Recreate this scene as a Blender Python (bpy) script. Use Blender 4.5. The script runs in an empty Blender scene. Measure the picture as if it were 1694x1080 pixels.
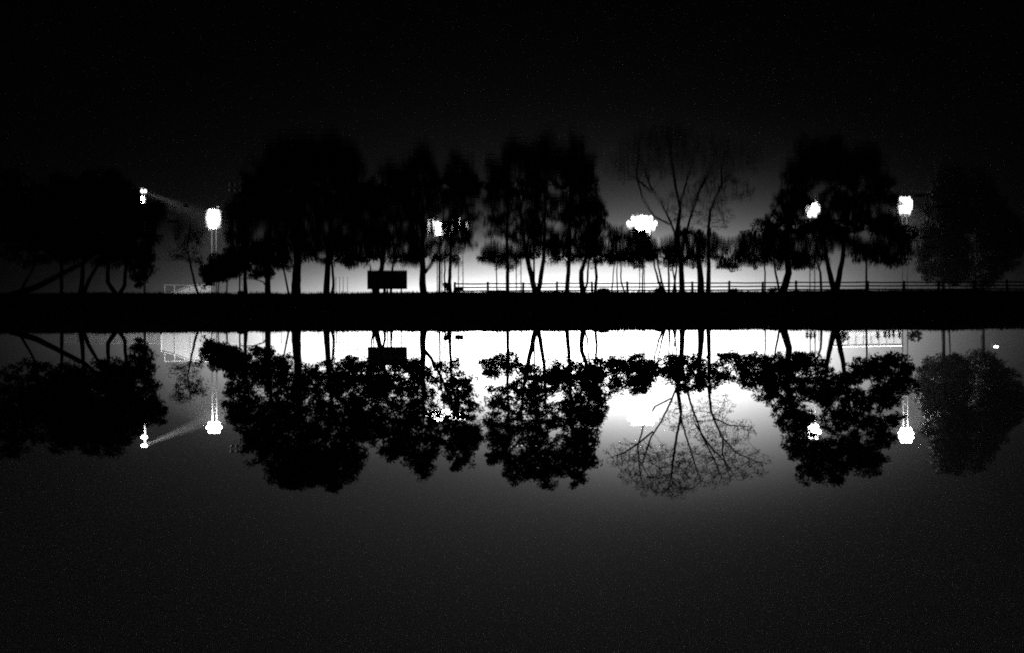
import bpy, math, random
import numpy as np
from mathutils import Vector, Matrix, kdtree

R = math.radians
sc = bpy.context.scene
col = sc.collection
random.seed(7)
rng = np.random.default_rng(7)

# ------------------------------------------------------------------ camera
# The photograph is an upside-down print: the lake is the upper half, so the camera is rolled by half a turn.
W, H, F = 1694.0, 1080.0, 2353.0
EYE = Vector((0, 0, 1.57))
tilt = math.atan(9 / F)
fwd = Vector((0, math.cos(tilt), -math.sin(tilt)))
rt0 = Vector((-1, 0, 0))
up0 = Vector((0, -math.sin(tilt), -math.cos(tilt)))
ro = 0.0038
rt = (rt0 - up0 * ro).normalized()
up = (up0 + rt0 * ro).normalized()
cam_d = bpy.data.cameras.new("camera")
cam_d.sensor_width = 36.0
cam_d.lens = 36.0 * F / W
cam_d.clip_start = 0.1
cam_d.clip_end = 6000
cam = bpy.data.objects.new("camera", cam_d)
col.objects.link(cam)
m3 = Matrix((rt, up, -fwd)).transposed()
cam.matrix_world = Matrix.Translation(EYE) @ m3.to_4x4()
sc.camera = cam


def at(u, v, d):
    """the point at distance d (metres along Y) that the photograph shows at u, v"""
    r = rt * ((u - W / 2) / F) + up * ((H / 2 - v) / F) + fwd
    return EYE + r * (d / r.y)


# ------------------------------------------------------------------ night sky with the glow of the floodlit mist painted in low over the field
world = bpy.data.worlds.new("World")
sc.world = world
world.use_nodes = True
nt = world.node_tree
nt.nodes.clear()


def nd(t, op=None, **kw):
    n = nt.nodes.new(t)
    if op:
        n.operation = op
    return n


def mth(op, a, b=None):
    n = nd('ShaderNodeMath', op)
    for i, x in enumerate((a, b)):
        if x is None:
            continue
        if isinstance(x, (int, float)):
            n.inputs[i].default_value = x
        else:
            nt.links.new(x, n.inputs[i])
    return n.outputs[0]


tc = nd('ShaderNodeTexCoord')
sx = nd('ShaderNodeSeparateXYZ')
nt.links.new(tc.outputs['Generated'], sx.inputs[0])
hx, hy, hz = sx.outputs
az = mth('ARCTAN2', hx, hy)
elp = mth('ABSOLUTE', hz)


def lobe(amp, scale_px, az_px, sig_px):
    e = mth('EXPONENT', mth('MULTIPLY', elp, -F / scale_px))
    a = mth('ADD', az, (az_px - W / 2) / F)
    a2 = mth('MULTIPLY', mth('MULTIPLY', a, a), -0.5 * (F / sig_px) ** 2)
    return mth('MULTIPLY', mth('MULTIPLY', e, mth('EXPONENT', a2)), amp)


def bell(amp, scale_px, az_px, sig_px):
    e2 = mth('MULTIPLY', mth('MULTIPLY', elp, elp), -0.5 * (F / scale_px) ** 2)
    a = mth('ADD', az, (az_px - W / 2) / F)
    a2 = mth('MULTIPLY', mth('MULTIPLY', a, a), -0.5 * (F / sig_px) ** 2)
    return mth('MULTIPLY', mth('MULTIPLY', mth('EXPONENT', e2), mth('EXPONENT', a2)), amp)


g = mth('ADD', mth('ADD', bell(8.0, 58, 850, 205), bell(2.5, 90, 1105, 165)), lobe(0.38, 100, 900, 300))  # second bell paints the broad halo around the brightest lamp into the sky
g = mth('ADD', g, 0.0003)
comb = nd('ShaderNodeCombineXYZ')
for i in range(3):
    nt.links.new(g, comb.inputs[i])
bg = nd('ShaderNodeBackground')
bg.inputs["Strength"].default_value = 1.0
nt.links.new(comb.outputs[0], bg.inputs['Color'])
wo = nd('ShaderNodeOutputWorld')
nt.links.new(bg.outputs[0], wo.inputs['Surface'])

sc.view_settings.view_transform = 'Standard'
sc.view_settings.look = 'None'
sc.view_settings.exposure = 0.0
sc.view_settings.gamma = 1.0
sc.cycles.volume_bounces = 1
sc.cycles.max_bounces = 6
sc.cycles.use_denoising = False
sc.cycles.filter_width = 2.0
sc.cycles.sample_clamp_indirect = 1.0


# ------------------------------------------------------------------ materials
def mat(name, base, rough=0.8, var=0.3, scale=4.0, metallic=0.0, spec=0.3, emit=None, bump=0.0):
    m = bpy.data.materials.new(name)
    m.use_nodes = True
    t = m.node_tree
    p = t.nodes['Principled BSDF']
    p.inputs['Roughness'].default_value = rough
    p.inputs['Metallic'].default_value = metallic
    p.inputs['Specular IOR Level'].default_value = spec
    tcx = t.nodes.new('ShaderNodeTexCoord')
    nz = t.nodes.new('ShaderNodeTexNoise')
    nz.inputs['Scale'].default_value = scale
    nz.inputs['Detail'].default_value = 5
    t.links.new(tcx.outputs['Object'], nz.inputs['Vector'])
    cr = t.nodes.new('ShaderNodeValToRGB')
    a, b = base * (1 - var), base * (1 + var)
    cr.color_ramp.elements[0].position = 0.3
    cr.color_ramp.elements[1].position = 0.7
    cr.color_ramp.elements[0].color = (a, a, a, 1)
    cr.color_ramp.elements[1].color = (b, b, b, 1)
    t.links.new(nz.outputs['Fac'], cr.inputs['Fac'])
    t.links.new(cr.outputs['Color'], p.inputs['Base Color'])
    if bump:
        bp = t.nodes.new('ShaderNodeBump')
        bp.inputs['Strength'].default_value = bump
        t.links.new(nz.outputs['Fac'], bp.inputs['Height'])
        t.links.new(bp.outputs['Normal'], p.inputs['Normal'])
    if emit:
        p.inputs['Emission Color'].default_value = (1, 1, 1, 1)
        p.inputs['Emission Strength'].default_value = emit
    return m


M_bark = mat('bark', 0.05, 0.95, 0.4, 6.0, bump=0.4)
M_leaf = mat('leaves', 0.05, 0.7, 0.35, 0.8, spec=0.2)
M_leaf_pale = mat('pale_leaves', 0.03, 0.7, 0.35, 0.5, spec=0.2)
M_grass = mat('grass_blades', 0.06, 0.9, 0.3, 0.7)
M_bank = mat('bank_turf', 0.05, 1.0, 0.4, 0.6, spec=0.0, bump=0.3)
M_wood = mat('weathered_wood', 0.08, 0.9, 0.3, 5.0)
M_steel = mat('galvanised_steel', 0.35, 0.6, 0.15, 3.0)
M_pole = mat('painted_mast_steel', 0.08, 0.7, 0.2, 3.0)
M_white = mat('white_paint', 0.75, 0.5, 0.08, 3.0)
M_dark = mat('dark_paint', 0.03, 0.6, 0.3, 2.0)
M_cloth = mat('dark_clothes', 0.04, 0.9, 0.3, 8.0)
M_skin = mat('skin', 0.3, 0.6, 0.1, 8.0)
M_lens = mat('lit_lamp_glass', 0.8, 0.3, 0.0, 1.0, emit=14.0)
M_lens_dim = mat('dim_lamp_glass', 0.8, 0.3, 0.0, 1.0, emit=1.6)
M_glass_off = mat('unlit_lamp_glass', 0.7, 0.15, 0.0, 1.0, spec=0.8)

# netting: light passes through and makes it glow
M_net = bpy.data.materials.new('pale_netting')
M_net.use_nodes = True
t = M_net.node_tree
t.nodes.clear()
o_ = t.nodes.new('ShaderNodeOutputMaterial')
df = t.nodes.new('ShaderNodeBsdfDiffuse')
tl = t.nodes.new('ShaderNodeBsdfTranslucent')
tp = t.nodes.new('ShaderNodeBsdfTransparent')
mx = t.nodes.new('ShaderNodeMixShader')
mx2 = t.nodes.new('ShaderNodeMixShader')
wv = t.nodes.new('ShaderNodeTexNoise')
tcn = t.nodes.new('ShaderNodeTexCoord')
mpn = t.nodes.new('ShaderNodeMapping')
mpn.inputs['Scale'].default_value = (2.5, 2.5, 0.05)
rp = t.nodes.new('ShaderNodeMapRange')
rp.inputs['To Min'].default_value = 0.25
rp.inputs['To Max'].default_value = 0.75
t.links.new(tcn.outputs['Object'], mpn.inputs[0])
t.links.new(mpn.outputs[0], wv.inputs['Vector'])
wv.inputs['Scale'].default_value = 1.0
t.links.new(wv.outputs['Fac'], rp.inputs['Value'])
df.inputs[0].default_value = (0.8, 0.8, 0.8, 1)
tl.inputs[0].default_value = (0.8, 0.8, 0.8, 1)
mx.inputs[0].default_value = 0.6
t.links.new(df.outputs[0], mx.inputs[1])
t.links.new(tl.outputs[0], mx.inputs[2])
t.links.new(rp.outputs[0], mx2.inputs[0])
t.links.new(tp.outputs[0], mx2.inputs[1])
t.links.new(mx.outputs[0], mx2.inputs[2])
t.links.new(mx2.outputs[0], o_.inputs['Surface'])

# water
M_water = bpy.data.materials.new('lake_water')
M_water.use_nodes = True
t = M_water.node_tree
t.nodes.remove(t.nodes['Principled BSDF'])
p = t.nodes.new('ShaderNodeBsdfGlossy')
p.inputs['Roughness'].default_value = 0.0
p.inputs['Color'].default_value = (0.5, 0.5, 0.5, 1)
dfw = t.nodes.new('ShaderNodeBsdfDiffuse')
dfw.inputs['Color'].default_value = (0.004, 0.004, 0.004, 1)
frw = t.nodes.new('ShaderNodeFresnel')
frw.inputs['IOR'].default_value = 1.333
mxw = t.nodes.new('ShaderNodeMixShader')
t.links.new(frw.outputs[0], mxw.inputs[0])
t.links.new(dfw.outputs[0], mxw.inputs[1])
t.links.new(p.outputs[0], mxw.inputs[2])
t.links.new(mxw.outputs[0], t.nodes['Material Output'].inputs['Surface'])
tcn = t.nodes.new('ShaderNodeTexCoord')
mp1 = t.nodes.new('ShaderNodeMapping')
mp1.inputs['Scale'].default_value = (0.5, 1.3, 1)
n1 = t.nodes.new('ShaderNodeTexNoise')
n1.inputs['Scale'].default_value = 8.0
n1.inputs['Detail'].default_value = 3
n1.inputs['Roughness'].default_value = 0.45
mp2 = t.nodes.new('ShaderNodeMapping')
mp2.inputs['Scale'].default_value = (0.06, 0.14, 1)
n2 = t.nodes.new('ShaderNodeTexNoise')
n2.inputs['Scale'].default_value = 1.0
n2.inputs['Detail'].default_value = 2
mr = t.nodes.new('ShaderNodeMapRange')
mr.inputs['From Min'].default_value = 0.42
mr.inputs['From Max'].default_value = 0.68
mr.inputs['To Min'].default_value = 0.12
mr.inputs['To Max'].default_value = 2.2
mu = t.nodes.new('ShaderNodeMath')
mu.operation = 'MULTIPLY'
bp = t.nodes.new('ShaderNodeBump')
bp.inputs['Strength'].default_value = 1.0
bp.inputs['Distance'].default_value = 0.0004
t.links.new(tcn.outputs['Object'], mp1.inputs[0])
t.links.new(tcn.outputs['Object'], mp2.inputs[0])
t.links.new(mp1.outputs[0], n1.inputs['Vector'])
t.links.new(mp2.outputs[0], n2.inputs['Vector'])
t.links.new(n2.outputs['Fac'], mr.inputs['Value'])
t.links.new(n1.outputs['Fac'], mu.inputs[0])
t.links.new(mr.outputs[0], mu.inputs[1])
sep = t.nodes.new('ShaderNodeSeparateXYZ')
t.links.new(tcn.outputs['Object'], sep.inputs[0])
calm = t.nodes.new('ShaderNodeMapRange')     # the water lies calmer in the shelter of the bank
calm.inputs['From Min'].default_value = 13
calm.inputs['From Max'].default_value = 46
calm.inputs['To Min'].default_value = 1.0
calm.inputs['To Max'].default_value = 0.05
t.links.new(sep.outputs[1], calm.inputs['Value'])
mu2 = t.nodes.new('ShaderNodeMath')
mu2.operation = 'MULTIPLY'
t.links.new(mu.outputs[0], mu2.inputs[0])
t.links.new(calm.outputs[0], mu2.inputs[1])
t.links.new(mu2.outputs[0], bp.inputs['Height'])
t.links.new(bp.outputs['Normal'], p.inputs['Normal'])


# ------------------------------------------------------------------ mesh helpers
def mesh_obj(name, verts, faces, material, parent=None, smooth=False):
    me = bpy.data.meshes.new(name)
    me.from_pydata([tuple(v) for v in verts], [], faces)
    me.materials.append(material)
    if smooth:
        me.shade_smooth()
    o = bpy.data.objects.new(name, me)
    col.objects.link(o)
    if parent is not None:
        o.parent = parent
    return o


def tag(o, label=None, cat=None, group=None, kind=None):
    if label:
        o['label'] = label
    if cat:
        o['category'] = cat
    if group:
        o['group'] = group
    if kind:
        o['kind'] = kind
    return o


def empty(name, loc, label, cat, group=None):
    o = bpy.data.objects.new(name, None)
    o.empty_display_size = 0.3
    o.location = loc
    col.objects.link(o)
    return tag(o, label, cat, group)


class MB:
    def __init__(s):
        s.v, s.f = [], []

    def box(s, a, b):
        n = len(s.v)
        for z in (a[2], b[2]):
            for x, y in ((a[0], a[1]), (b[0], a[1]), (b[0], b[1]), (a[0], b[1])):
                s.v.append((x, y, z))
        for f in ((0, 3, 2, 1), (4, 5, 6, 7), (0, 1, 5, 4), (1, 2, 6, 5), (2, 3, 7, 6), (3, 0, 4, 7)):
            s.f.append(tuple(n + i for i in f))
        return s

    def tube(s, pts, rad, sides=8, caps=True):
        pts = [Vector(p) for p in pts]
        if not hasattr(rad, '__len__'):
            rad = [rad] * len(pts)
        n0 = len(s.v)
        ref = Vector((0.31, 0.87, 0.12)).normalized()
        for i, p in enumerate(pts):
            a = pts[max(i - 1, 0)]
            b = pts[min(i + 1, len(pts) - 1)]
            d = (b - a)
            if d.length < 1e-6:
                d = Vector((0, 0, 1))
            d.normalize()
            e = d.cross(ref)
            if e.length < 0.05:
                e = d.cross(Vector((1, 0, 0)))
            e.normalize()
            g_ = d.cross(e)
            for k in range(sides):
                t_ = 2 * math.pi * k / sides
                s.v.append(tuple(p + (e * math.cos(t_) + g_ * math.sin(t_)) * rad[i]))
        for i in range(len(pts) - 1):
            for k in range(sides):
                a = n0 + i * sides + k
                b = n0 + i * sides + (k + 1) % sides
                s.f.append((a, b, b + sides, a + sides))
        if caps:
            s.f.append(tuple(n0 + k for k in reversed(range(sides))))
            s.f.append(tuple(n0 + (len(pts) - 1) * sides + k for k in range(sides)))
        return s

    def build(s, name, material, parent=None, smooth=False):
        return mesh_obj(name, s.v, s.f, material, parent, smooth)


# ------------------------------------------------------------------ the ground, water
PROFILE = [(76, -0.6), (79, -0.12), (80.5, 0.03), (83, 0.16), (88, 0.42), (94, 0.75), (101, 1.12), (107, 1.36), (110, 1.42),
           (113, 1.43), (118, 1.33), (126, 1.14), (140, 1.02), (170, 1.0), (240, 1.0), (300, 1.0), (400, 1.0)]


def ground_z(x, y):
    z = PROFILE[-1][1]
    for (a, za), (b, zb) in zip(PROFILE, PROFILE[1:]):
        if y <= b:
            k = (y - a) / (b - a)
            z = za + (zb - za) * k
            break
    und = math.sin(x * 0.21 + 1.3) * 0.035 + math.sin(x * 0.63 + y * 0.2) * 0.02 + math.sin(x * 1.7 + 0.5) * 0.015 + max(0, math.sin(x * 0.37 + 2) * math.sin(x * 1.05)) * 0.09
    if y < 79:
        und *= 0
    if y > 150:
        und *= 0.3
    return z + und


xs = [-1500, -600, -300, -160, -110, -80] + [x * 0.8 for x in range(-85, 86)] + [80, 110, 160, 300, 600, 1500]
ys = [p[0] for p in PROFILE]
ys2 = []
for a, b in zip(ys, ys[1:]):
    n = 4 if b <= 140 else 2
    for i in range(n):
        ys2.append(a + (b - a) * i / n)
ys2.append(ys[-1])
V = [(x, y + (math.sin(x * 0.13) * 0.5 + math.sin(x * 0.9) * 0.15 if y < 84 else 0), ground_z(x, y)) for y in ys2 for x in xs]
nx = len(xs)
Fc = [(j * nx + i, j * nx + i + 1, (j + 1) * nx + i + 1, (j + 1) * nx + i) for j in range(len(ys2) - 1) for i in range(nx - 1)]
tag(mesh_obj('ground', V, Fc, M_bank, None, True), kind='structure')
tag(mesh_obj('water', [(-1500, -300, 0), (1500, -300, 0), (1500, 84, 0), (-1500, 84, 0)], [(0, 1, 2, 3)], M_water), kind='structure')

# rough grass along the crest and the waterline
n = 16000
gx = rng.uniform(-46, 46, n)
gy = np.where(rng.random(n) < 0.75, rng.uniform(104, 116, n), rng.uniform(80.5, 104, n))
tuft = 0.5 + 0.5 * np.sin(gx * 0.9 + 2 * np.sin(gx * 0.31)) * np.sin(gx * 2.3 + gy)
hh = rng.uniform(0.07, 0.24, n) * (0.6 + 0.9 * tuft)
ang = rng.uniform(0, math.pi, n)
V, Fc = [], []
for i in range(n):
    z = ground_z(gx[i], gy[i]) - 0.02
    w = 0.02
    c, s_ = math.cos(ang[i]) * w, math.sin(ang[i]) * w
    k = len(V)
    lean = (math.sin(i * 1.7) * 0.05, math.cos(i * 2.3) * 0.05)
    V += [(gx[i] - c, gy[i] - s_, z), (gx[i] + c, gy[i] + s_, z), (gx[i] + lean[0], gy[i] + lean[1], z + hh[i])]
    Fc.append((k, k + 1, k + 2))
tag(mesh_obj('grass', V, Fc, M_grass), 'short rough grass along the top of the dark bank', 'grass', kind='stuff')


# ------------------------------------------------------------------ trees
def leaves_mesh(name, centers, radii, per, size, material, parent, flat=0.75, seed=1):
    r = np.random.default_rng(seed)
    c = np.repeat(np.asarray(centers), per, axis=0)
    rad = np.repeat(np.asarray(radii), per)[:, None]
    nrm = r.normal(size=c.shape)
    nrm /= np.linalg.norm(nrm, axis=1)[:, None]
    k = r.random((len(c), 1)) ** 0.5
    off = nrm * k * rad
    off[:, 2] *= flat
    pos = c + off
    a = r.normal(size=pos.shape)
    a /= np.linalg.norm(a, axis=1)[:, None]
    b = np.cross(a, r.normal(size=pos.shape))
    b /= np.linalg.norm(b, axis=1)[:, None]
    s = r.uniform(0.6, 1.3, (len(pos), 1)) * size
    v = np.empty((len(pos), 4, 3), np.float32)
    v[:, 0] = pos - a * s
    v[:, 1] = pos - b * s * 0.42
    v[:, 2] = pos + a * s
    v[:, 3] = pos + b * s * 0.42
    nv = len(pos) * 4
    me = bpy.data.meshes.new(name)
    me.vertices.add(nv)
    me.vertices.foreach_set('co', v.reshape(-1))
    me.loops.add(nv)
    me.loops.foreach_set('vertex_index', np.arange(nv, dtype=np.int32))
    me.polygons.add(len(pos))
    me.polygons.foreach_set('loop_start', np.arange(0, nv, 4, dtype=np.int32))
    me.update(calc_edges=True)
    me.materials.append(material)
    o = bpy.data.objects.new(name, me)
    col.objects.link(o)
    o.parent = parent
    return o


def grow(chains, attr, step=0.4, infl=6.0, kill=0.8, iters=90, wob=0.12, rnd=None):
    """space colonisation from given trunk chains [(points, r0, r1)] towards the attractors"""
    rnd = rnd or random
    P, par, spec = [], [], []
    for pts, r0, r1 in chains:
        last = -1
        tot = sum((Vector(b) - Vector(a)).length for a, b in zip(pts, pts[1:]))
        run = 0
        for a, b in zip(pts, pts[1:]):
            a, b = Vector(a), Vector(b)
            L = (b - a).length
            m = max(1, int(L / step))
            for i in range(m + (1 if b == Vector(pts[-1]) else 0)):
                k = min(1, i / m)
                q = a.lerp(b, k)
                if 0 < run:
                    q = q + Vector((rnd.uniform(-1, 1), rnd.uniform(-1, 1), 0)) * 0.025
                P.append(q)
                par.append(last)
                spec.append(r0 + (r1 - r0) * (run + L * k) / tot)
                last = len(P) - 1
            run += L
    attr = [Vector(a) for a in attr]
    fixed = len(P)
    for it in range(iters):
        if not attr:
            break
        kd = kdtree.KDTree(len(P))
        for i, q in enumerate(P):
            kd.insert(q, i)
        kd.balance()
        pull = {}
        keep = []
        for a in attr:
            q, i, dist = kd.find(a)
            if dist < kill:
                continue
            keep.append(a)
            if dist < infl:
                pull.setdefault(i, Vector((0, 0, 0)))
                pull[i] += (a - q).normalized()
        attr = keep
        if not pull:
            break
        for i, d in pull.items():
            if d.length < 0.05:
                continue
            d.normalize()
            base = (P[i] - P[par[i]]).normalized() if par[i] >= 0 else Vector((0, 0, 1))
            d = (d + base * 0.35 + Vector((rnd.uniform(-1, 1), rnd.uniform(-1, 1), rnd.uniform(-1, 1))) * wob).normalized()
            if kd.find(P[i] + d * step)[2] < step * 0.45:
                continue
            P.append(P[i] + d * step)
            par.append(i)
            spec.append(0)
    n = len(P)
    kids = [[] for _ in range(n)]
    for i in range(n):
        if par[i] >= 0:
            kids[par[i]].append(i)
    return P, par, kids, spec


def skeleton(P, par, kids, spec, tip, power=2.4, cap=0.1):
    n = len(P)
    acc = [0.0] * n
    order = list(range(n - 1, -1, -1))
    for i in order:                       # children always come after their parent
        if not kids[i]:
            acc[i] = max(acc[i], tip ** power)
        if par[i] >= 0:
            acc[par[i]] += acc[i]
    rad = [max(min(a ** (1 / power), cap), s) for a, s in zip(acc, spec)]
    mb = MB()
    starts = [i for i in range(n) if par[i] < 0]
    stack = [(i, -1) for i in starts]
    while stack:
        i, pr = stack.pop()
        pts, rs = [], []
        if pr >= 0:
            pts.append(P[pr])
            rs.append(min(rad[pr], rad[i] * 1.15))
        cur = i
        while True:
            pts.append(P[cur])
            rs.append(rad[cur])
            if not kids[cur]:
                break
            ks = sorted(kids[cur], key=lambda k: -rad[k])
            for k in ks[1:]:
                stack.append((k, cur))
            cur = ks[0]
        if len(pts) > 1:
            mb.tube(pts, rs, 7 if rs[0] > 0.06 else (5 if rs[0] > 0.03 else 3))
    return mb


def tree(label, d, trunks, crown, dens=1.0, leaf=0.125, clump=0.45, per=48, mat_leaf=None, seed=1, kind='tree', tip=0.012, sparse=1.0,
         name='tree', group='trees standing on the bank', reach=7.0, cat='tree', shape=1.0):
    """trunks: [(pixel points, r0, r1)]; crown: [(u, v, ru, rv)] ellipses in photograph pixels"""
    rnd = random.Random(seed)
    r = np.random.default_rng(seed)
    k = d / F
    chains = []
    bu, bv = trunks[0][0][0]
    base = at(bu, bv, d)
    base.z = ground_z(base.x, base.y) - 0.08
    for j, (pts, r0, r1) in enumerate(trunks):
        dd = d + (0 if j == 0 else rnd.uniform(-0.8, 0.8))
        q = [at(u, v, dd) for u, v in pts]
        if pts[0][1] < 552:
            q[0].z = ground_z(q[0].x, q[0].y) - 0.08
        for i in range(2, len(q)):
            q[i].y += rnd.uniform(-0.6, 0.6)
        # flare at the foot
        if pts[0][1] < 552:
            f0 = q[0].lerp(q[1], min(0.5, 0.35 / max((q[1] - q[0]).length, 0.01)))
            chains.append(([q[0], f0], r0 * 1.35, r0))
        chains.append((q, r0 * 1.2, r1 * 1.1))
    area = sum(a[2] * a[3] for a in crown)
    ncl = 0
    centers, rads = [], []
    for (u, v, ru, rv) in crown:
        am = math.pi * ru * rv * k * k
        m = max(3, int(am * 11 * dens))
        for _ in range(m):
            q = r.normal(size=3)
            q /= np.linalg.norm(q)
            q *= r.random() ** (0.42 * shape)
            dy = q[1] * max(1.2, 0.75 * ru * k)
            c = at(u + q[0] * ru, v + q[2] * rv, d + dy)
            if c.z < 2.0:
                continue
            centers.append(tuple(c))
            rads.append(clump * r.uniform(0.6, 1.3))
    root = empty(name, base, label, cat, group)
    inv = -Vector(base)
    idx = r.permutation(len(centers))[:min(len(centers), 260)]
    P, par, kids, spec = grow(chains, [centers[i] for i in idx], infl=reach, rnd=rnd)
    tb = skeleton(P, par, kids, spec, tip)
    tb.v = [tuple(Vector(v) + inv) for v in tb.v]
    tb.build('trunk', M_bark, root, True)
    if mat_leaf is not False:
        cc = np.asarray(centers) - np.asarray(base)[None]
        leaves_mesh('crown', cc, rads, per, leaf, mat_leaf or M_leaf, root, seed=seed)
    return root


G = 'trees standing on the bank'
# far left, dark against a dark sky
tree('dark tree with a long trunk leaning over steeply, at the dark left edge', 108,
     [([(18, 541), (60, 560), (140, 600), (185, 640)], 0.22, 0.1), ([(30, 541), (55, 590), (70, 640)], 0.1, 0.05)],
     [(60, 650, 80, 60), (20, 700, 60, 60), (120, 690, 60, 50)], dens=0.7, seed=11)
tree('slender straight tree left of the tree with the leaning pair of trunks', 110,
     [([(102, 541), (102, 580), (101, 640), (104, 690)], 0.13, 0.06)], [(105, 660, 48, 58), (100, 720, 32, 30)], dens=0.8, seed=12)
tree('dark tree with two trunks parting low, between slender tree and V-shaped tree', 109,
     [([(133, 541), (136, 570), (139, 600), (150, 660)], 0.17, 0.07), ([(137, 541), (147, 570), (160, 598), (180, 650)], 0.15, 0.06)],
     [(165, 670, 60, 60), (170, 720, 50, 36), (120, 620, 25, 20)], dens=0.9, seed=13)
tree('dense dark tree whose trunk parts in a V just above the ground', 108,
     [([(194, 541), (193, 546), (181, 567), (178, 600), (190, 660)], 0.16, 0.07), ([(195, 541), (196, 546), (208, 562), (210, 600), (225, 660)], 0.14, 0.06)],
     [(215, 650, 50, 55), (226, 684, 36, 30), (190, 705, 40, 32), (260, 680, 20, 22), (225, 705, 8, 8), (232, 600, 26, 30), (228, 570, 12, 16), (180, 620, 40, 30)],
     dens=1.1, seed=14)
# thin sapling in the gap
tree('thin young tree with a curved trunk and a wispy crown, alone in the gap', 106,
     [([(328, 541), (321, 566), (314, 590), (313, 620), (314, 660)], 0.085, 0.03)],
     [(310, 635, 26, 26), (318, 605, 28, 12), (330, 640, 18, 14), (300, 650, 16, 16), (290, 610, 12, 10)], dens=0.8, per=26, clump=0.42, leaf=0.085, seed=15, tip=0.01)
# first big group
tree('low tree with thin stems and a dark round crown, right of the thin young tree', 107,
     [([(375, 541), (376, 565), (372, 590)], 0.05, 0.04), ([(361, 541), (362, 566), (364, 590)], 0.04, 0.03)],
     [(365, 588, 32, 24), (350, 580, 18, 12), (385, 596, 24, 24), (345, 566, 9, 5)], dens=1.5, seed=16)
tree('tree with a slim straight trunk at the left side of the widest clump', 110,
     [([(407, 541), (406, 570), (407, 610), (410, 660)], 0.13, 0.07)],
     [(408, 620, 36, 34), (398, 670, 32, 34), (420, 700, 34, 34), (430, 740, 30, 34), (385, 640, 14, 12), (390, 686, 20, 16)], dens=0.9, seed=17)
tree('tree with a medium trunk and one low bent side branch in the widest clump', 109,
     [([(443, 541), (443, 560), (445, 600), (450, 680)], 0.2, 0.1), ([(442, 556), (436, 566), (420, 571), (396, 571)], 0.05, 0.03)],
     [(445, 610, 40, 34), (455, 680, 44, 50), (470, 740, 42, 40), (462, 780, 24, 26), (430, 578, 22, 10)], dens=0.85, seed=18)
tree('thin leaning stem between two thicker trunks in the widest clump', 108,
     [([(478, 541), (474, 565), (468, 590), (466, 620)], 0.07, 0.04)], [(468, 604, 22, 20), (460, 625, 20, 18)], dens=0.6, seed=19)
tree('tallest broad tree with the thickest trunk of the widest clump', 111,
     [([(490, 541), (490, 562), (491, 600), (494, 700)], 0.33, 0.16)],
     [(500, 630, 44, 34), (505, 690, 52, 50), (515, 750, 52, 44), (500, 786, 44, 26), (530, 770, 30, 30), (478, 792, 26, 18)], dens=0.95, seed=20)
tree('tree on two close trunks at the right side of the widest clump', 110,
     [([(540, 541), (541, 562), (544, 600), (550, 690)], 0.22, 0.1), ([(549, 541), (552, 560), (550, 590), (546, 640)], 0.1, 0.06)],
     [(550, 622, 40, 30), (565, 670, 42, 46), (565, 735, 42, 44), (560, 785, 28, 28), (548, 800, 14, 14), (596, 700, 16, 36), (588, 760, 14, 22)], dens=0.95, seed=21)
# second group
tree('tree with a bundle of forked stems in front of the dark scoreboard', 108,
     [([(622, 541), (625, 560), (632, 590), (640, 660)], 0.2, 0.08), ([(618, 541), (615, 562), (612, 590)], 0.07, 0.05),
      ([(636, 541), (637, 560), (634, 580), (628, 610)], 0.1, 0.06), ([(647, 541), (647, 570), (655, 620)], 0.09, 0.05)],
     [(600, 630, 38, 36), (640, 640, 42, 44), (610, 690, 36, 42), (645, 715, 34, 42), (655, 745, 18, 22), (585, 602, 22, 16)], dens=1.0, seed=22)
tree('tall tree with a thick trunk forking low into a long slanting limb', 109,
     [([(701, 541), (699, 560), (699, 578), (699, 620), (700, 690)], 0.24, 0.09), ([(700, 576), (712, 590), (728, 620), (745, 655), (752, 690)], 0.13, 0.06)],
     [(690, 630, 40, 36), (690, 690, 38, 46), (697, 750, 26, 36), (698, 775, 14, 18), (672, 740, 18, 26), (715, 720, 20, 34), (670, 605, 28, 14)], dens=0.95, seed=23)
tree('tree on three slim stems right of the low-forking tree', 110,
     [([(727, 541), (728, 570), (728, 620), (735, 680)], 0.08, 0.05), ([(736, 541), (736, 575), (737, 620)], 0.06, 0.04), ([(745, 541), (744, 565), (746, 610), (756, 680)], 0.13, 0.06)],
     [(765, 636, 32, 22), (770, 668, 28, 26), (780, 725, 16, 28), (760, 722, 34, 32), (760, 757, 24, 26), (745, 650, 20, 20), (748, 700, 22, 30), (780, 705, 14, 26), (735, 606, 14, 10), (752, 600, 12, 10)], dens=0.8, seed=24)
# third group
tree('small feathery tree on a hair-thin stem, left of the third clump', 104,
     [([(822, 541), (822, 575), (823, 600), (823, 625)], 0.045, 0.02)],
     [(825, 608, 30, 20), (812, 600, 18, 12), (838, 590, 22, 10), (850, 602, 14, 12)], dens=1.3, per=55, clump=0.45, leaf=0.085, seed=25, name='young_tree')
tree('tree with a slim pole-straight trunk at the left of the third clump', 109,
     [([(840, 541), (840, 580), (840, 640), (842, 720)], 0.13, 0.07)],
     [(832, 655, 32, 22), (830, 700, 30, 38), (838, 750, 34, 34), (848, 785, 16, 22), (818, 735, 16, 26), (812, 615, 14, 16)], dens=0.8, seed=26)
tree('tree with a trunk parting in a tall narrow V amid the third clump', 110,
     [([(887, 541), (884, 555), (876, 590), (866, 640), (862, 690)], 0.2, 0.08), ([(890, 541), (894, 560), (900, 600), (903, 680)], 0.17, 0.07), ([(884, 556), (884, 600), (884, 660)], 0.07, 0.05)],
     [(885, 640, 40, 38), (880, 700, 40, 40), (890, 755, 42, 36), (905, 785, 20, 22), (872, 780, 14, 18), (920, 620, 20, 28), (868, 610, 18, 12)], dens=0.95, seed=27)
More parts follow.
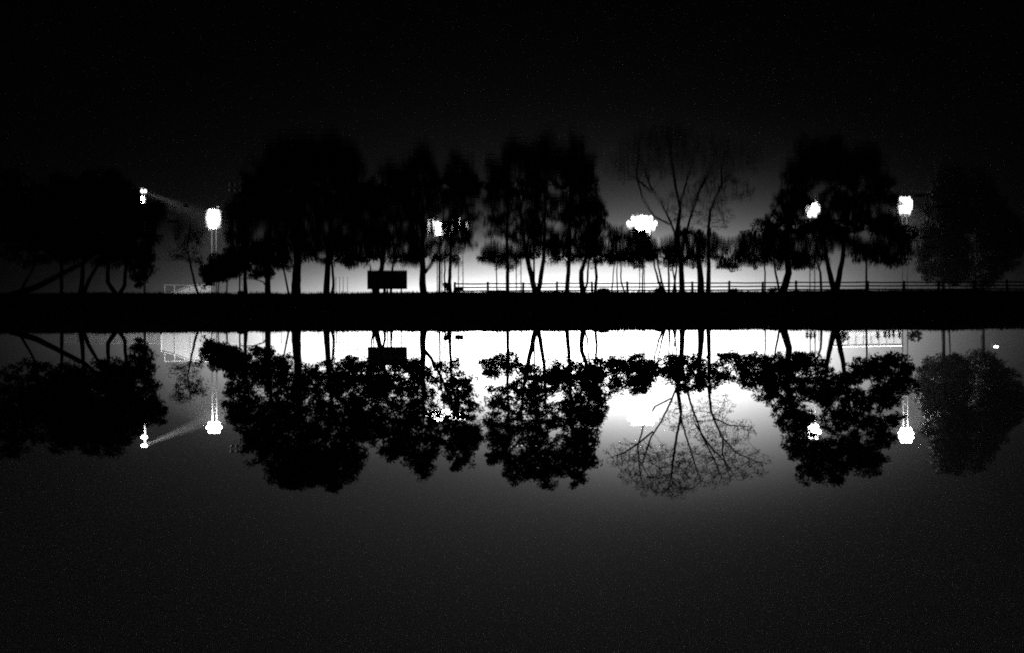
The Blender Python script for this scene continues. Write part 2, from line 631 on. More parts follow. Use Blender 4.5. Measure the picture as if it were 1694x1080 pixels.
tree('tree with one plain trunk right of the V-shaped trunk', 111,
     [([(938, 541), (940, 570), (943, 620), (944, 700)], 0.16, 0.08)],
     [(940, 620, 30, 28), (942, 680, 34, 42), (945, 735, 34, 34), (930, 770, 22, 20), (955, 765, 18, 22)], dens=0.95, seed=28)
tree('tree with a crooked trunk and curved side stem, right in the third clump', 109,
     [([(965, 541), (962, 565), (962, 580), (972, 605), (975, 660)], 0.19, 0.07), ([(966, 549), (972, 560), (974, 590), (978, 620)], 0.08, 0.05)],
     [(972, 622, 28, 28), (975, 670, 30, 36), (965, 725, 22, 32), (955, 790, 14, 18), (975, 760, 16, 18)], dens=1.0, seed=29)
tree('slim-trunked tree closing the third clump beside the brightest lamp', 110,
     [([(985, 541), (987, 570), (985, 600), (988, 650)], 0.11, 0.06)], [(990, 610, 20, 22), (990, 650, 18, 24), (985, 690, 16, 22)], dens=0.85, seed=30)
# fourth group: dense low trees under the bare tree
tree('low bushy tree on several crossing thin stems under the brightest lamp', 107,
     [([(1012, 541), (1014, 562), (1016, 590)], 0.05, 0.03), ([(1022, 541), (1021, 570), (1022, 600)], 0.05, 0.03), ([(1034, 541), (1028, 560), (1027, 590)], 0.06, 0.04)],
     [(1030, 602, 26, 16), (1022, 628, 24, 22), (1010, 598, 12, 14)], dens=0.95, seed=31)
tree('low dense tree on one very thin stem directly under the brightest lamp', 108,
     [([(1063, 541), (1064, 580), (1064, 620)], 0.05, 0.04)], [(1062, 606, 30, 24), (1056, 632, 26, 22), (1082, 612, 18, 18)], dens=1.1, seed=32)
tree('low tree on two leaning parallel stems right of the brightest lamp', 109,
     [([(1098, 541), (1090, 562), (1084, 585), (1082, 610)], 0.09, 0.04), ([(1101, 541), (1095, 562), (1088, 590), (1090, 620)], 0.08, 0.04)],
     [(1102, 606, 16, 14), (1116, 596, 16, 12), (1112, 622, 14, 12)], dens=0.8, seed=33)
tree('leafy clump on bundled crooked stems left of a thick straight trunk', 108,
     [([(1107, 541), (1107, 570), (1105, 600)], 0.08, 0.05), ([(1114, 541), (1117, 560), (1121, 590)], 0.09, 0.05), ([(1119, 541), (1116, 568), (1111, 598)], 0.06, 0.04)],
     [(1124, 596, 16, 12), (1128, 620, 20, 22), (1134, 640, 14, 12)], dens=0.9, seed=34)
tree('low dark tree on twin thick trunks in the middle of the fourth clump', 110,
     [([(1160, 541), (1160, 570), (1156, 610), (1152, 640)], 0.25, 0.1), ([(1172, 541), (1173, 575), (1174, 620), (1175, 650)], 0.17, 0.09)],
     [(1152, 600, 22, 16), (1156, 626, 20, 22), (1198, 594, 24, 12), (1204, 618, 18, 16), (1178, 618, 18, 24), (1215, 585, 10, 7)], dens=0.85, seed=35)

# the bare tree
def bare_tree():
    d = 112
    rnd = random.Random(77)
    r = np.random.default_rng(77)
    base = at(1129, 541, d)
    base.z = ground_z(base.x, base.y) - 0.08
    def L(pts, dz=0):
        q = [at(u, v, d) for u, v in pts]
        for i in range(1, len(q)):
            q[i].y += dz * i
        return q
    q = L([(1129, 541), (1128, 580), (1125, 620), (1120, 650)])
    q[0].z = base.z
    ch = [([q[0], q[0].lerp(q[1], 0.2)], 0.3, 0.24), (q, 0.24, 0.16),
          (L([(1125, 625), (1110, 660), (1095, 690), (1075, 720), (1060, 760)], -0.4), 0.10, 0.03),
          (L([(1122, 640), (1128, 680), (1118, 740), (1112, 790)], 0.3), 0.10, 0.03),
          (L([(1127, 600), (1140, 660), (1160, 720), (1178, 755), (1190, 785)], -0.3), 0.12, 0.035),
          (L([(1172, 640), (1178, 680), (1196, 722), (1222, 750), (1262, 768)], 0.5), 0.12, 0.03),
          (L([(1128, 590), (1150, 620), (1172, 640)], 0.0), 0.11, 0.12),
          (L([(1120, 650), (1130, 700), (1150, 760), (1165, 800)], 0.6), 0.08, 0.02),
          (L([(1080, 713), (1055, 735), (1030, 752), (1006, 760)], 0.5), 0.05, 0.02),
          (L([(1110, 658), (1085, 672), (1068, 700), (1058, 740), (1062, 780)], 0.5), 0.06, 0.02),
          (L([(1150, 700), (1172, 735), (1200, 765), (1215, 790)], -0.5), 0.05, 0.02),
          (L([(1180, 690), (1205, 702), (1240, 704)], -0.4), 0.05, 0.02),
          (L([(1196, 722), (1196, 750), (1206, 780)], 0.3), 0.05, 0.02)]
    att = []
    for (u, v, ru, rv, m) in ((1075, 770, 62, 42, 300), (1045, 750, 45, 24, 120), (1120, 775, 50, 48, 330), (1180, 760, 55, 48, 330), (1235, 765, 42, 26, 150),
                              (1150, 690, 60, 36, 130), (1205, 715, 48, 26, 110), (1100, 800, 60, 22, 150), (1190, 670, 26, 26, 60)):
        for _ in range(int(m * 1.8)):
            p_ = r.normal(size=3)
            p_ /= np.linalg.norm(p_)
            p_ *= r.random() ** 0.4
            att.append(at(u + p_[0] * ru, v + p_[2] * rv, d + p_[1] * ru * 0.7 * d / F))
    P, par, kids, spec = grow(ch, att, step=0.28, infl=4.0, kill=0.34, iters=150, wob=0.2, rnd=rnd)
    mb = skeleton(P, par, kids, spec, 0.016, power=2.5, cap=0.1)
    root = empty('tree', base, 'tall nearly bare tree with wide fans of fine twigs beside the brightest lamp', 'tree', G)
    mb.v = [tuple(Vector(v) - base) for v in mb.v]
    mb.build('trunk', M_bark, root, True)
    tips = [P[i] for i in range(len(P)) if not kids[i] and spec[i] == 0]
    rnd.shuffle(tips)
    cen = [tuple(p - base) for p in tips[:2200]]
    leaves_mesh('crown', cen, [0.38] * len(cen), 20, 0.075, M_leaf, root, seed=78)


bare_tree()

# fifth group
tree('thin-stemmed leafy tree at the left of the rightmost big clump', 107,
     [([(1266, 541), (1266, 575), (1264, 610)], 0.06, 0.04)], [(1250, 600, 32, 20), (1240, 625, 22, 18), (1270, 622, 24, 20), (1228, 606, 12, 12)], dens=1.1, seed=41)
tree('tree with a thin leaning stem next to a bowed thick trunk', 108,
     [([(1290, 541), (1286, 562), (1282, 590), (1280, 620)], 0.08, 0.05)], [(1285, 610, 26, 24), (1270, 650, 20, 22)], dens=0.8, seed=42)
tree('tall tree with a bowed thick trunk in the rightmost big clump', 110,
     [([(1295, 541), (1300, 556), (1303, 575), (1303, 620), (1312, 700)], 0.26, 0.1)],
     [(1305, 600, 36, 20), (1300, 640, 42, 32), (1305, 685, 28, 30), (1320, 730, 24, 36), (1340, 778, 20, 26), (1352, 745, 24, 34), (1330, 690, 22, 18), (1330, 590, 24, 10)], dens=1.1, seed=43)
tree('tree on a thin stem that widens at its top, left of the last V-shaped trunk', 109,
     [([(1359, 541), (1358, 575), (1353, 588), (1340, 600)], 0.09, 0.06)],
     [(1345, 606, 30, 18), (1345, 640, 32, 26), (1362, 660, 24, 20)], dens=0.9, seed=44)
tree('broadest right-hand tree on a V-shaped trunk with its crown reaching the mast', 111,
     [([(1381, 541), (1375, 565), (1369, 590), (1362, 640)], 0.21, 0.09), ([(1384, 541), (1389, 570), (1394, 600), (1402, 660)], 0.21, 0.09)],
     [(1395, 640, 40, 28), (1400, 690, 46, 32), (1400, 745, 44, 36), (1378, 780, 24, 24), (1435, 760, 32, 28), (1455, 715, 30, 30), (1452, 660, 40, 22), (1480, 690, 14, 14)], dens=1.1, seed=45)
tree('slender tree whose leaning crown hides the foot of the right-hand mast', 108,
     [([(1433, 541), (1434, 575), (1436, 610), (1445, 640)], 0.07, 0.05)],
     [(1440, 606, 34, 22), (1470, 612, 32, 24), (1496, 634, 24, 18), (1475, 640, 30, 16), (1500, 610, 16, 14), (1415, 620, 22, 12), (1478, 592, 26, 8)], dens=1.1, seed=46)
# pale trees beyond the right-hand mast, lit by it
tree('pale loose tree dimly lit just right of the right-hand mast', 209,
     [([(1560, 545), (1562, 600), (1560, 660)], 0.25, 0.1)],
     [(1570, 630, 40, 50), (1572, 700, 44, 60), (1575, 750, 36, 36), (1535, 640, 20, 50)], dens=0.5, leaf=0.2, clump=0.9, per=60, mat_leaf=M_leaf_pale, seed=51, group='trees beyond the right-hand mast')
tree('pale loose tree fading into the dark at the right edge', 214,
     [([(1625, 545), (1627, 600), (1625, 680)], 0.3, 0.1)],
     [(1625, 620, 42, 44), (1620, 700, 50, 60), (1610, 750, 34, 34), (1665, 660, 34, 50)], dens=0.45, leaf=0.2, clump=0.9, per=60, mat_leaf=M_leaf_pale, seed=52, group='trees beyond the right-hand mast')
tree('dark small tree low beside the right end of the pale stand', 205,
     [([(1570, 545), (1572, 590), (1574, 612)], 0.12, 0.06)],
     [(1560, 622, 26, 9), (1578, 612, 18, 8), (1550, 605, 14, 6)], dens=0.9, leaf=0.16, clump=0.6, per=50, seed=53, group='trees beyond the right-hand mast')


# ------------------------------------------------------------------ shrubs
def shrub(label, u, v, ru, rv, d, seed):
    k = d / F
    base = at(u, 545, d)
    base.z = ground_z(base.x, base.y)
    c0 = at(u, v, d)
    root = empty('shrub', base, label, 'shrub', 'shrubs along the bank and field')
    r = np.random.default_rng(seed)
    cen = []
    for _ in range(max(10, int(ru * rv * 0.6))):
        q = r.normal(size=3)
        q /= np.linalg.norm(q)
        q *= r.random() ** 0.5
        cen.append((c0.x - base.x + q[0] * ru * k, q[1] * ru * k, max(0.1, c0.z - base.z + q[2] * rv * k)))
    mb = MB()
    for c in cen[:9]:
        mb.tube([(0, 0, -0.1), (c[0] * 0.4, c[1] * 0.4, c[2] * 0.6), c], [0.03, 0.02, 0.008], 4)
    mb.build('stem', M_bark, root)
    leaves_mesh('foliage', cen, [0.22] * len(cen), 30, 0.09, M_leaf, root, seed=seed)


for s in [('small round shrub at the foot of the three slim stems', 740, 556, 5, 5, 108, 61),
          ('low shrub at the foot of the slim-trunked tree in the third clump', 996, 544, 9, 4, 107, 62),
          ('low flat shrub on the bank left of the two leaning parallel stems', 1091, 542, 7, 4, 104, 63),
          ('low shrub by the rail fence left of the thin-stemmed leafy tree', 1214, 541, 5, 3, 103, 64),
          ('low dark shrub right of the thin-stemmed leafy tree', 1279, 542, 6, 3, 103, 65),
          ('loose shrub before the left end of the pale stand', 1396, 557, 9, 9, 190, 66),
          ('dark square-cut shrub past the right end of the pale stand', 1514, 555, 12, 10, 190, 67),
          ('tiny shrub on the bank beside the slim straight trunk of the widest clump', 399, 546, 4, 3, 109, 68)]:
    shrub(*s)


# ------------------------------------------------------------------ rail fence by the water
def rail_fence():
    d = 88.0
    x0 = at(752, 540, d).x
    x1 = -38.0
    y0 = d
    root = empty('rail_fence', (x0, y0, ground_z(x0, y0)), 'dark wooden post and rail fence running along the bank above the water', 'fence')
    ox, oy, oz = root.location
    xs_ = []
    x = x0
    rnd = random.Random(3)
    while x > x1:
        xs_.append(x)
        x -= 2.15 * rnd.uniform(0.93, 1.07)
    for x in xs_:
        g_ = ground_z(x, y0)
        mb = MB()
        h = rnd.uniform(1.44, 1.52)
        w = 0.085
        lean = rnd.uniform(-0.03, 0.03)
        mb.tube([(x - ox, 0, g_ - 0.3 - oz), (x - ox + lean * 0.5, 0, 1.0 - oz), (x - ox + lean, 0, h - oz)], [w, w * 0.95, w * 0.85], 8)
        mb.build('post', M_wood, root)
    for k, z in enumerate((1.385, 1.16, 0.95)):
        mb = MB()
        for a, b in zip(xs_, xs_[1:]):
            za, zb = z + rnd.uniform(-0.015, 0.015), z + rnd.uniform(-0.015, 0.015)
            mb.tube([(a - ox + 0.04, -0.1, za - oz), ((a + b) / 2 - ox, -0.1, (za + zb) / 2 - 0.012 - oz), (b - ox - 0.04, -0.1, zb - oz)], 0.042, 6)
        mb.build('rail', M_wood, root)


rail_fence()


# ------------------------------------------------------------------ chain-link fence round the field
def link_fence():
    d = 224.0
    A = at(98, 545, d)
    B = at(1385, 545, d)
    root = empty('chain_link_fence', (A.x, d, 1.0), 'long grey wire fence with thin posts along the far side of the bank', 'fence')
    n = 42
    top = (at(98, 566.5, d).z + at(1385, 564, d).z) / 2 - 1.0
    Lx = B.x - A.x
    for i in range(n + 1):
        x = Lx * i / n
        MB().tube([(x, 0, -0.2), (x, 0, top + 0.04)], 0.05, 6).build('post', M_pole, root)
    MB().tube([(0, -0.05, top), (Lx, -0.05, top)], 0.035, 6).build('rail', M_steel, root)
    mb = MB()
    m = int(abs(Lx) / 0.16)
    for i in range(m):
        x = Lx * (i + 0.5) / m
        mb.tube([(x, -0.02, 0.02), (x + 0.05 * (-1) ** i, -0.02, top - 0.04)], 0.0075, 3, caps=False)
    for k in range(9):
        z = 0.1 + k * 0.2
        mb.tube([(0, -0.02, z), (Lx, -0.02, z)], 0.006, 3, caps=False)
    mb.build('wire_mesh', M_steel, root)


link_fence()


# ------------------------------------------------------------------ pale netting frame at the left
def backstop():
    d = 221.0
    k = d / F
    P0 = at(267, 545, d)
    root = empty('backstop', (P0.x, d, 1.0), 'tall pale sloped netting on posts left of the twin-pole mast', 'backstop')
    def q(u, v, dy=0):
        p_ = at(u, v, d)
        return (p_.x - P0.x, dy, p_.z - 1.0)
    line = [(267, 580), (272, 581), (290, 586), (305, 592), (316, 596), (334, 597), (352, 597)]
    V, Fc = [], []
    for u, v in line:
        t_ = q(u, v)
        V += [(t_[0], 0, 0.02), (t_[0], 0, t_[2])]
    for i in range(len(line) - 1):
        Fc.append((2 * i, 2 * i + 2, 2 * i + 3, 2 * i + 1))
    nb = len(V)
    V2 = V + [(a, 0.02, c) for a, b, c in V]
    Fc2 = Fc + [tuple(nb + j for j in reversed(f)) for f in Fc]
    mesh_obj('netting', V2, Fc2, M_net, root)
    MB().tube([q(u, v, -0.06) for u, v in line], 0.06, 6).build('top_rail', M_steel, root)
    for u, v in [(267, 581), (290, 586), (316, 596), (334, 597), (352, 597)]:
        t_ = q(u, v)
        MB().tube([(t_[0], -0.12, -0.2), (t_[0], -0.12, t_[2])], 0.05 if u != 267 else 0.12, 7).build('post', M_steel, root)
    for u in (272, 288):
        t_ = q(u, 597)
        b_ = q(u, 582)
        MB().tube([(t_[0], 0.3, b_[2] - 0.3), (t_[0], 0.3, t_[2])], 0.06, 6).build('post', M_steel, root)
    MB().tube([q(272, 597, 0.3), q(320, 596, 0.3)], 0.04, 6).build('cross_bar', M_steel, root)


backstop()


def cage():
    d = 222.0
    P0 = at(553, 545, d)
    root = empty('goal_frame', (P0.x, d, 1.0), 'white pipe frame with a long cross bar left of the dark scoreboard', 'goal frame')
    def q(u, v):
        p_ = at(u, v, d)
        return (p_.x - P0.x, 0, p_.z - 1.0)
    MB().tube([(0, 0, -0.2), q(553, 601)], 0.12, 8).build('post', M_white, root)
    t_ = q(592, 583)
    MB().tube([(t_[0], 0, -0.2), t_], 0.09, 8).build('post', M_white, root)
    MB().tube([q(554, 580), q(610, 577)], 0.07, 8).build('cross_bar', M_white, root)
    mb = MB()
    for i in range(16):
        u = 554 + i * 2.4
        b = q(u, 546)
        mb.tube([(b[0], 0.1, 0.3), (b[0], 0.1, q(u, 578)[2])], 0.012 + 0.012 * (i % 3 == 0), 4)
    mb.build('netting', M_dark, root)


cage()

for i, u in enumerate((556, 562, 568, 575)):
    b = at(u, 545, 160)
    r_ = empty('flag_pole', (b.x, 160, 1.0), ['bare thin pole nearest the white pipe frame', 'second bare thin pole right of the white pipe frame',
               'third bare thin pole right of the white pipe frame', 'bare thin pole farthest right of the white pipe frame'][i], 'pole', 'thin poles left of the scoreboard')
    top = at(u, 594, 160).z - 1.0
    MB().tube([(0, 0, -0.2), (0, 0, top)], [0.045, 0.03], 8).build('pole', M_dark, r_)
    MB().tube([(0, 0, top), (0, 0, top + 0.1)], [0.06, 0.03], 8).build('cap', M_dark, r_)


# ------------------------------------------------------------------ scoreboard
def scoreboard():
    d = 154.0
    a = at(609, 574, d)
    b = at(673, 602, d)
    cx = (a.x + b.x) / 2
    root = empty('scoreboard', (cx, d, 1.0), 'big dark rectangular scoreboard seen from behind the forked stems', 'scoreboard')
    w = abs(a.x - b.x) / 2
    z0, z1 = a.z - 1, b.z - 1
    MB().box((-w, -0.15, z0), (w, 0.15, z1)).build('panel', M_dark, root)
    mb = MB()
    mb.box((-w - 0.05, -0.2, z1), (w + 0.05, 0.2, z1 + 0.08)).box((-w - 0.05, -0.2, z0 - 0.08), (w + 0.05, 0.2, z0))
    for s in (-1, 1):
        mb.box((min(s * w, s * (w + 0.05)), -0.2, z0), (max(s * w, s * (w + 0.05)), 0.2, z1))
    mb.build('frame', M_dark, root)
    for s in (-0.72, 0.0, 0.72):
        MB().box((s * w - 0.07, 0.16, -0.2), (s * w + 0.07, 0.3, z1 - 0.1)).build('post', M_dark, root)
    for i in range(4):
        z = z0 + (z1 - z0) * (0.2 + 0.2 * i)
        MB().box((-w, -0.21, z), (w, -0.152, z + 0.05)).build('brace', M_dark, root)


scoreboard()


def small_sign():
    d = 118.0
    b = at(759, 545, d)
    g_ = ground_z(b.x, d)
    root = empty('notice_board', (b.x, d, g_), 'small dark board on a short post right of the three slim stems', 'notice board')
    z0, z1 = at(759, 553, d).z - g_, at(759, 561, d).z - g_
    MB().box((-0.34, -0.03, z0), (0.34, 0.03, z1)).build('board', M_dark, root)
    MB().box((0.02, 0.032, -0.2), (0.1, 0.1, z1 - 0.03)).build('post', M_wood, root)


small_sign()


# ------------------------------------------------------------------ stand at the right of the field
def stand():
    d = 219.0
    A = at(1384, 545, d)
    B = at(1498, 545, d)
    root = empty('spectator_stand', (A.x, d, 1.0), 'low long pale stand with a bright top rail at the right end of the field', 'stand')
    Lx = B.x - A.x
    top0, top1 = at(1384, 573, d).z - 1, at(1498, 571, d).z - 1
    # stepped benches
    for i in range(4):
        z = 0.25 + 0.3 * i
        mb = MB()
        mb.box((Lx + 0.2, 0.2 + 0.55 * i, z), (-0.2, 0.5 + 0.55 * i, z + 0.05))
        mb.build('bench', M_white, root)
        for j in range(4):
            x = Lx * (j + 0.5) / 4
            MB().box((x - 0.04, 0.3 + 0.55 * i, -0.1), (x + 0.04, 0.4 + 0.55 * i, z)).build('support', M_steel, root)
    V = []
    for y in (2.4, 2.42):
        V += [(0, y, 0.1), (Lx, y, 0.1), (Lx, y, top1), (0, y, top0)]
    mesh_obj('windscreen', V, [(0, 1, 2, 3), (7, 6, 5, 4)], M_net, root)
    MB().tube([(0.3, 2.3, top0), (Lx - 0.1, 2.3, top1)], 0.07, 6).build('top_rail', M_white, root)
    for j in range(10):
        x = Lx * j / 9
        MB().tube([(x, 2.3, -0.2), (x, 2.3, top0 + (top1 - top0) * j / 9)], 0.04, 6).build('post', M_pole, root)


stand()


# ------------------------------------------------------------------ people on the field
def person(label, u, d, h, yaw, pose, seed, group):
    b = at(u, 545, d)
    g_ = 1.0
    rnd = random.Random(seed)
    s = h / 1.75
    ar = pose
    J = [(0, 0, 0.95, .14, .10), (0, 0, 1.12, .135, .1), (0, 0, 1.33, .17, .11), (0, 0, 1.45, .13, .09), (0, 0, 1.53, .055, .055), (0, -.01, 1.62, .085, .1), (0, 0, 1.72, .075, .085)]
    E = [(0, 1), (1, 2), (2, 3), (3, 4), (4, 5), (5, 6)]
    for sd in (-1, 1):
        k = len(J)
        st = 0.05 * sd
        J += [(.1 * sd, 0, 0.88, .1, .1), (.1 * sd + st * .5, .02 * sd, 0.5, .065, .065), (.1 * sd + st, .05 * sd, 0.08, .045, .05), (.1 * sd + st, .05 * sd - .16, 0.035, .04, .03)]
        E += [(0, k), (k, k + 1), (k + 1, k + 2), (k + 2, k + 3)]
        k = len(J)
        fx = ar
        J += [(.19 * sd, 0, 1.4, .06, .06), ((.25 + .1 * fx) * sd, .03, 1.12, .045, .045), ((.24 - .1 * fx) * sd, -.1 - .12 * fx, 0.88 + .12 * fx, .034, .034),
              ((.22 - .12 * fx) * sd, -.14 - .14 * fx, 0.78 + .14 * fx, .03, .04)]
        E += [(3, k), (k, k + 1), (k + 1, k + 2), (k + 2, k + 3)]
    me = bpy.data.meshes.new('person')
    me.from_pydata([(j[0] * s, j[1] * s, j[2] * s) for j in J], E, [])
    me.materials.append(M_cloth)
    o = bpy.data.objects.new('person', me)
    col.objects.link(o)
    o.location = (b.x, d, g_)
    o.rotation_euler = (0, 0, yaw)
    md = o.modifiers.new('skin', 'SKIN')
    for i, j in enumerate(J):
        me.skin_vertices[0].data[i].radius = (j[3] * s, j[4] * s)
        me.skin_vertices[0].data[i].use_root = (i == 0)
    md.use_smooth_shade = True
    sb = o.modifiers.new('sub', 'SUBSURF')
    sb.levels = sb.render_levels = 1
    tag(o, label, 'person', group)
    return o


PG = 'people standing on the field'
person('person in dark clothes on the field, apart at the left of the three', 1335, 200, 1.72, 0.3, 0.1, 1, PG)
person('person in dark clothes standing between the other two on the field', 1341.5, 201, 1.78, 0.0, 0.5, 2, PG)
person('person in dark clothes at the right of the three on the field', 1347.5, 200, 1.75, -0.4, 0.2, 3, PG)
PS = 'people standing before the pale stand'
person('person standing alone before the middle of the pale stand', 1452, 194, 1.8, 0.2, 0.6, 4, PS)
for i, (u, dd, hh_, yw, ps) in enumerate([(1464, 193, 1.65, 0.4, 0.1), (1471, 194, 1.72, -0.6, 0.7), (1478, 193, 1.6, 1.0, 0.3), (1488, 194, 1.7, 0.0, 0.9)]):
    person(['person before the stand, first right of the lone standing one', 'taller person in the row before the right part of the stand',
            'shortest person in the row before the right part of the stand', 'person at the right end of the pale stand'][i], u, dd, hh_, yw, ps, 10 + i, PS)


# ------------------------------------------------------------------ floodlight masts
def point(parent, loc, power, r=0.4, name='lamp_light'):
    l = bpy.data.lights.new(name, 'POINT')
    l.energy = power
    l.shadow_soft_size = r
    o = bpy.data.objects.new(name, l)
    col.objects.link(o)
    o.parent = parent
    o.location = loc
    return o


def lamp_head(parent, loc, r, lens, aim=(0, -1, -0.35)):
    """a round floodlight: bowl housing (> glass)"""
    aim = Vector(aim).normalized()
    mb = MB()
    c = Vector((0, 0, 0))
    mb.tube([c - aim * r * 1.3, c - aim * r * 1.1, c - aim * r * 0.4, c], [r * 0.25, r * 0.6, r * 0.95, r * 1.05], 12)
    o = mb.build('lamp_housing', M_dark, parent, False)
    o.location = loc
    g_ = MB().tube([c + aim * 0.01, c + aim * (0.01 + r * 0.2), c + aim * (0.01 + r * 0.3)], [r * 0.97, r * 0.7, r * 0.2], 12).build('glass', lens, o)
    return o


def mast(label, u, v, d, rows, pitch, r, power, twin=0.62, lens=None, light_r=0.5, tilt_=(0, -1, -0.35)):
    top = at(u, v, d)
    root = empty('floodlight_mast', (top.x, d, 1.0), label, 'floodlight', 'floodlight masts round the field')
    h = top.z - 1.0
    hh_ = (len(rows) - 1) * pitch / 2
    for s in (-1, 1):
        MB().tube([(s * twin / 2 * 1.25, 0, -0.3), (s * twin / 2, 0, h + hh_ + 0.2)], [0.09, 0.06], 8).build('pole', M_pole, root)
    zz = [((-twin / 2) if i % 2 else twin / 2, 0, 1.5 + i * 0.7) for i in range(int((h - hh_ - 2.1) / 0.7))]
    MB().tube(zz, 0.02, 4).build('lattice', M_pole, root)
    for i, cols in enumerate(rows):
        w = (cols - 1) * pitch / 2
        z = h - hh_ + i * pitch
        MB().tube([(-w - 0.25, -0.12, z), (w + 0.25, -0.12, z)], 0.05, 6).build('cross_arm', M_steel, root)
        for j in range(cols):
            lamp_head(root, (-w + j * pitch, -0.3 - 0.02, z), r, lens or M_lens, tilt_)
    if power:
        point(root, (0, -1.2, h), power * 0.1, light_r)
        for pw, size, loc, aim in ((power, 156, (0, -1.2, h), (0, 0, -1)), (power * 1.5, 110, (0, 0.6, h), (0.0, 1, -1))):
            l = bpy.data.lights.new('flood_light', 'SPOT')
            l.energy = pw
            l.spot_size = R(size)
            l.spot_blend = 0.5
            l.shadow_soft_size = light_r
            o = bpy.data.objects.new('flood_light', l)
            col.objects.link(o)
            o.parent = root
            o.location = loc
            o.rotation_euler = Vector(aim).to_track_quat('-Z', 'Y').to_euler()
    return root


PW = 15000
mast('twin-pole floodlight mast blazing in the gap at the left', 355, 706, 214, [3, 4, 3], 0.6, 0.3, PW * 1.3)
mast('tall floodlight mast behind the trees with the widest and brightest lamps', 1063, 688, 212, [4, 6, 7, 5], 0.66, 0.33, PW * 4.5, light_r=1.0)
mast('floodlight mast shining through the crown of the low-forking tree', 728, 686, 216, [6, 7, 6], 0.62, 0.31, PW * 0.9)
mast('floodlight mast shining through the tree on three slim stems', 763, 688, 219, [3, 4], 0.7, 0.28, PW * 0.4)
mast('floodlight mast shining through the broadest right-hand tree', 1345, 713, 214, [2, 3, 2], 0.8, 0.38, PW * 1.0)
mast('twin-pole floodlight mast standing clear at the right of all the big trees', 1498, 719, 214, [3, 4, 4, 3], 0.58, 0.29, PW * 1.5)
mast('mast with a wide row of dim small lamps behind the third clump', 859, 737, 216, [10], 0.72, 0.16, 0, lens=M_lens_dim)
m_off = mast('mast with unlit round lamps beside the crown of the widest clump', 401, 741, 150, [5, 5], 0.55, 0.2, 0, twin=0.4, lens=M_glass_off)

# single pole with two stacked lamps, the upper one throwing a beam
def pole_lamp():
    d = 150.0
    top = at(240, 742, d)
    root = empty('floodlight_pole', (top.x, d, 1.0), 'tall single pole with two stacked bright lamps and a slanting beam, at the left', 'floodlight', 'floodlight masts round the field')
    h = top.z - 1.0
    MB().tube([(0, 0, -0.3), (0, 0, h)], [0.14, 0.07], 8).build('pole', M_steel, root)
    z2, z1 = at(240, 736, d).z - 1, at(240, 722, d).z - 1
    for z in (z1, z2):
        MB().tube([(-0.22, -0.1, z), (0.22, -0.1, z)], 0.04, 6).build('cross_arm', M_steel, root)
        for s in (-1, 1):
            lamp_head(root, (s * 0.17, -0.3, z), 0.17, M_lens, (0.1, -1, -0.25))
    point(root, (0, -0.9, z1), PW * 0.06, 0.2)
    l = bpy.data.lights.new('beam_light', 'SPOT')
    l.energy = PW * 45
    l.spot_size = R(13)
    l.spot_blend = 0.5
    l.shadow_soft_size = 0.15
    o = bpy.data.objects.new('beam_light', l)
    col.objects.link(o)
    o.parent = root
    o.location = (0, -0.8, z2)
    tgt = at(352, 690, d + 2)
    dirv = tgt - Vector((top.x, d - 0.8, 1.0 + z2))
    o.rotation_euler = dirv.to_track_quat('-Z', 'Y').to_euler()


pole_lamp()


def street_lamp():
    d = 225.0
    b = at(1647, 573, d)
    root = empty('street_lamp', (b.x, d, 1.0), 'small street lamp glowing alone at the far right', 'street lamp')
    h = b.z - 1.0
    MB().tube([(0.6, 0, -0.2), (0.6, 0, h + 0.1), (0.4, 0, h + 0.28), (0, 0, h + 0.22)], [0.07, 0.05, 0.04, 0.04], 8).build('pole', M_dark, root)
    MB().tube([(-0.42, 0, h + 0.14), (0, 0, h + 0.2), (0.3, 0, h + 0.16)], [0.08, 0.17, 0.08], 8).build('lamp_housing', M_dark, root)
    MB().tube([(-0.38, -0.05, h), (-0.05, -0.05, h - 0.05), (0.25, -0.05, h)], [0.1, 0.17, 0.08], 8).build('glass', M_lens, root)
    point(root, (0, -0.4, h - 0.2), 60, 0.15)


street_lamp()


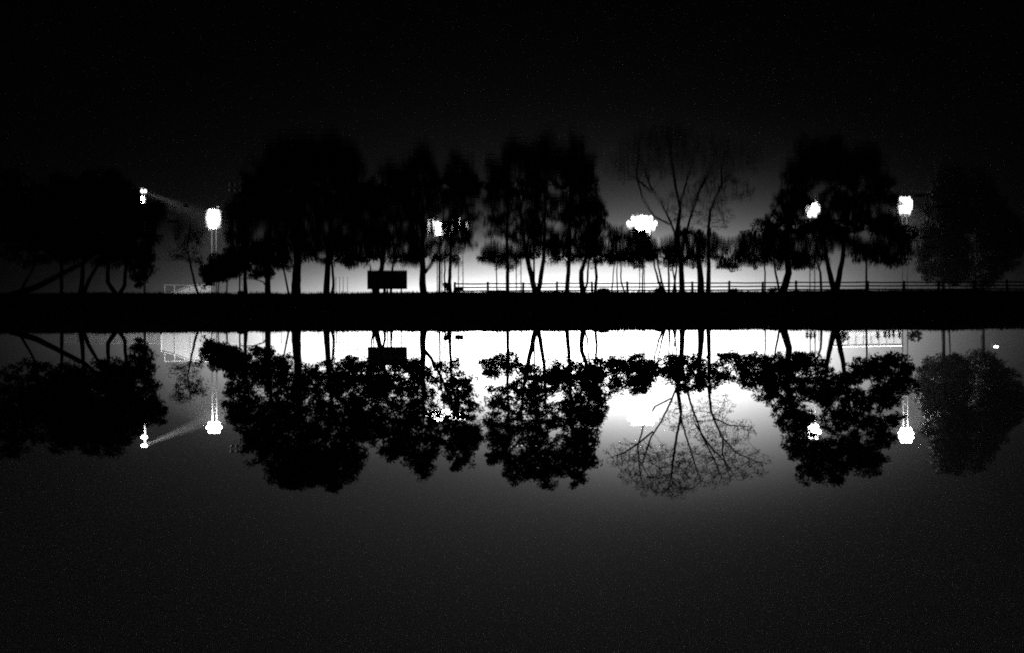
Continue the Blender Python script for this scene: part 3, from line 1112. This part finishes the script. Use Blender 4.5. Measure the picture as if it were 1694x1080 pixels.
# ------------------------------------------------------------------ scraps of weed floating on the lake
def weed(i, u, v, wpx, label):
    r = rt * ((u - W / 2) / F) + up * ((H / 2 - v) / F) + fwd
    p_ = EYE + r * (EYE.z / -r.z)
    k = p_.y / F
    w = wpx * k / 2
    rnd = random.Random(i)
    n = 14
    V, Fc = [], []
    for zz in (0.004, 0.016):
        for j in range(n):
            a = 2 * math.pi * j / n
            f_ = rnd.uniform(0.55, 1.1)
            V.append((math.cos(a) * w * f_, math.sin(a) * max(0.03, w * 0.3) * f_, zz))
    Fc.append(tuple(reversed(range(n))))
    Fc.append(tuple(range(n, 2 * n)))
    for j in range(n):
        Fc.append((j, (j + 1) % n, n + (j + 1) % n, n + j))
    o = mesh_obj('floating_weed', V, Fc, M_leaf)
    o.location = (p_.x, p_.y, 0)
    o.rotation_euler = (0, 0, rnd.uniform(-0.3, 0.3))
    tag(o, label, 'water weed', 'scraps of weed floating on the lake')


WL = [(1525, 324, 26, 'flat scrap of weed just right of the right-hand mast reflection, above its glare'), (1592, 320, 22, 'faint weed scrap at the height of the topmost one, farther right'),
      (1562, 343, 30, 'long thin weed scrap right of the glare of the mast reflection'), (1560, 376, 10, 'small round weed scrap right of and under the mast glare'),
      (1531, 393, 22, 'weed scrap close right of the double streak of the reflected poles'), (1543, 410, 26, 'long weed scrap under the close one beside the reflected poles'),
      (1566, 421, 12, 'small weed scrap right of the reflected pole foot'), (1637, 411, 46, 'longest faint weed scrap near the right edge of the lake'),
      (1500, 429, 24, 'weed scrap crossing the foot of the reflected twin poles'), (1529, 426, 10, 'tiny weed scrap right of the reflected pole foot scrap'),
      (308, 341, 11, 'short weed scrap left of the reflected left-hand mast'), (264, 391, 18, 'weed scrap beside the reflected crown of the V-shaped tree'),
      (286, 367, 26, 'long weed scrap between the reflected V-shaped tree and the young tree')]
for i, w_ in enumerate(WL):
    weed(i, *w_)

# ------------------------------------------------------------------ the misty air
hz_ = MB().box((-1510, -310, -2), (1510, 410, 90)).build('haze', M_dark)
hm = bpy.data.materials.new('haze')
hm.use_nodes = True
t = hm.node_tree
t.nodes.clear()
pv = t.nodes.new('ShaderNodeVolumePrincipled')
pv.inputs['Color'].default_value = (0.9, 0.9, 0.9, 1)
pv.inputs['Density'].default_value = 0.0004
pv.inputs['Anisotropy'].default_value = 0.0
oo = t.nodes.new('ShaderNodeOutputMaterial')
t.links.new(pv.outputs[0], oo.inputs['Volume'])
hz_.data.materials.clear()
hz_.data.materials.append(hm)
tag(hz_, 'thin night mist over the lake and the floodlit field', 'haze', kind='stuff')
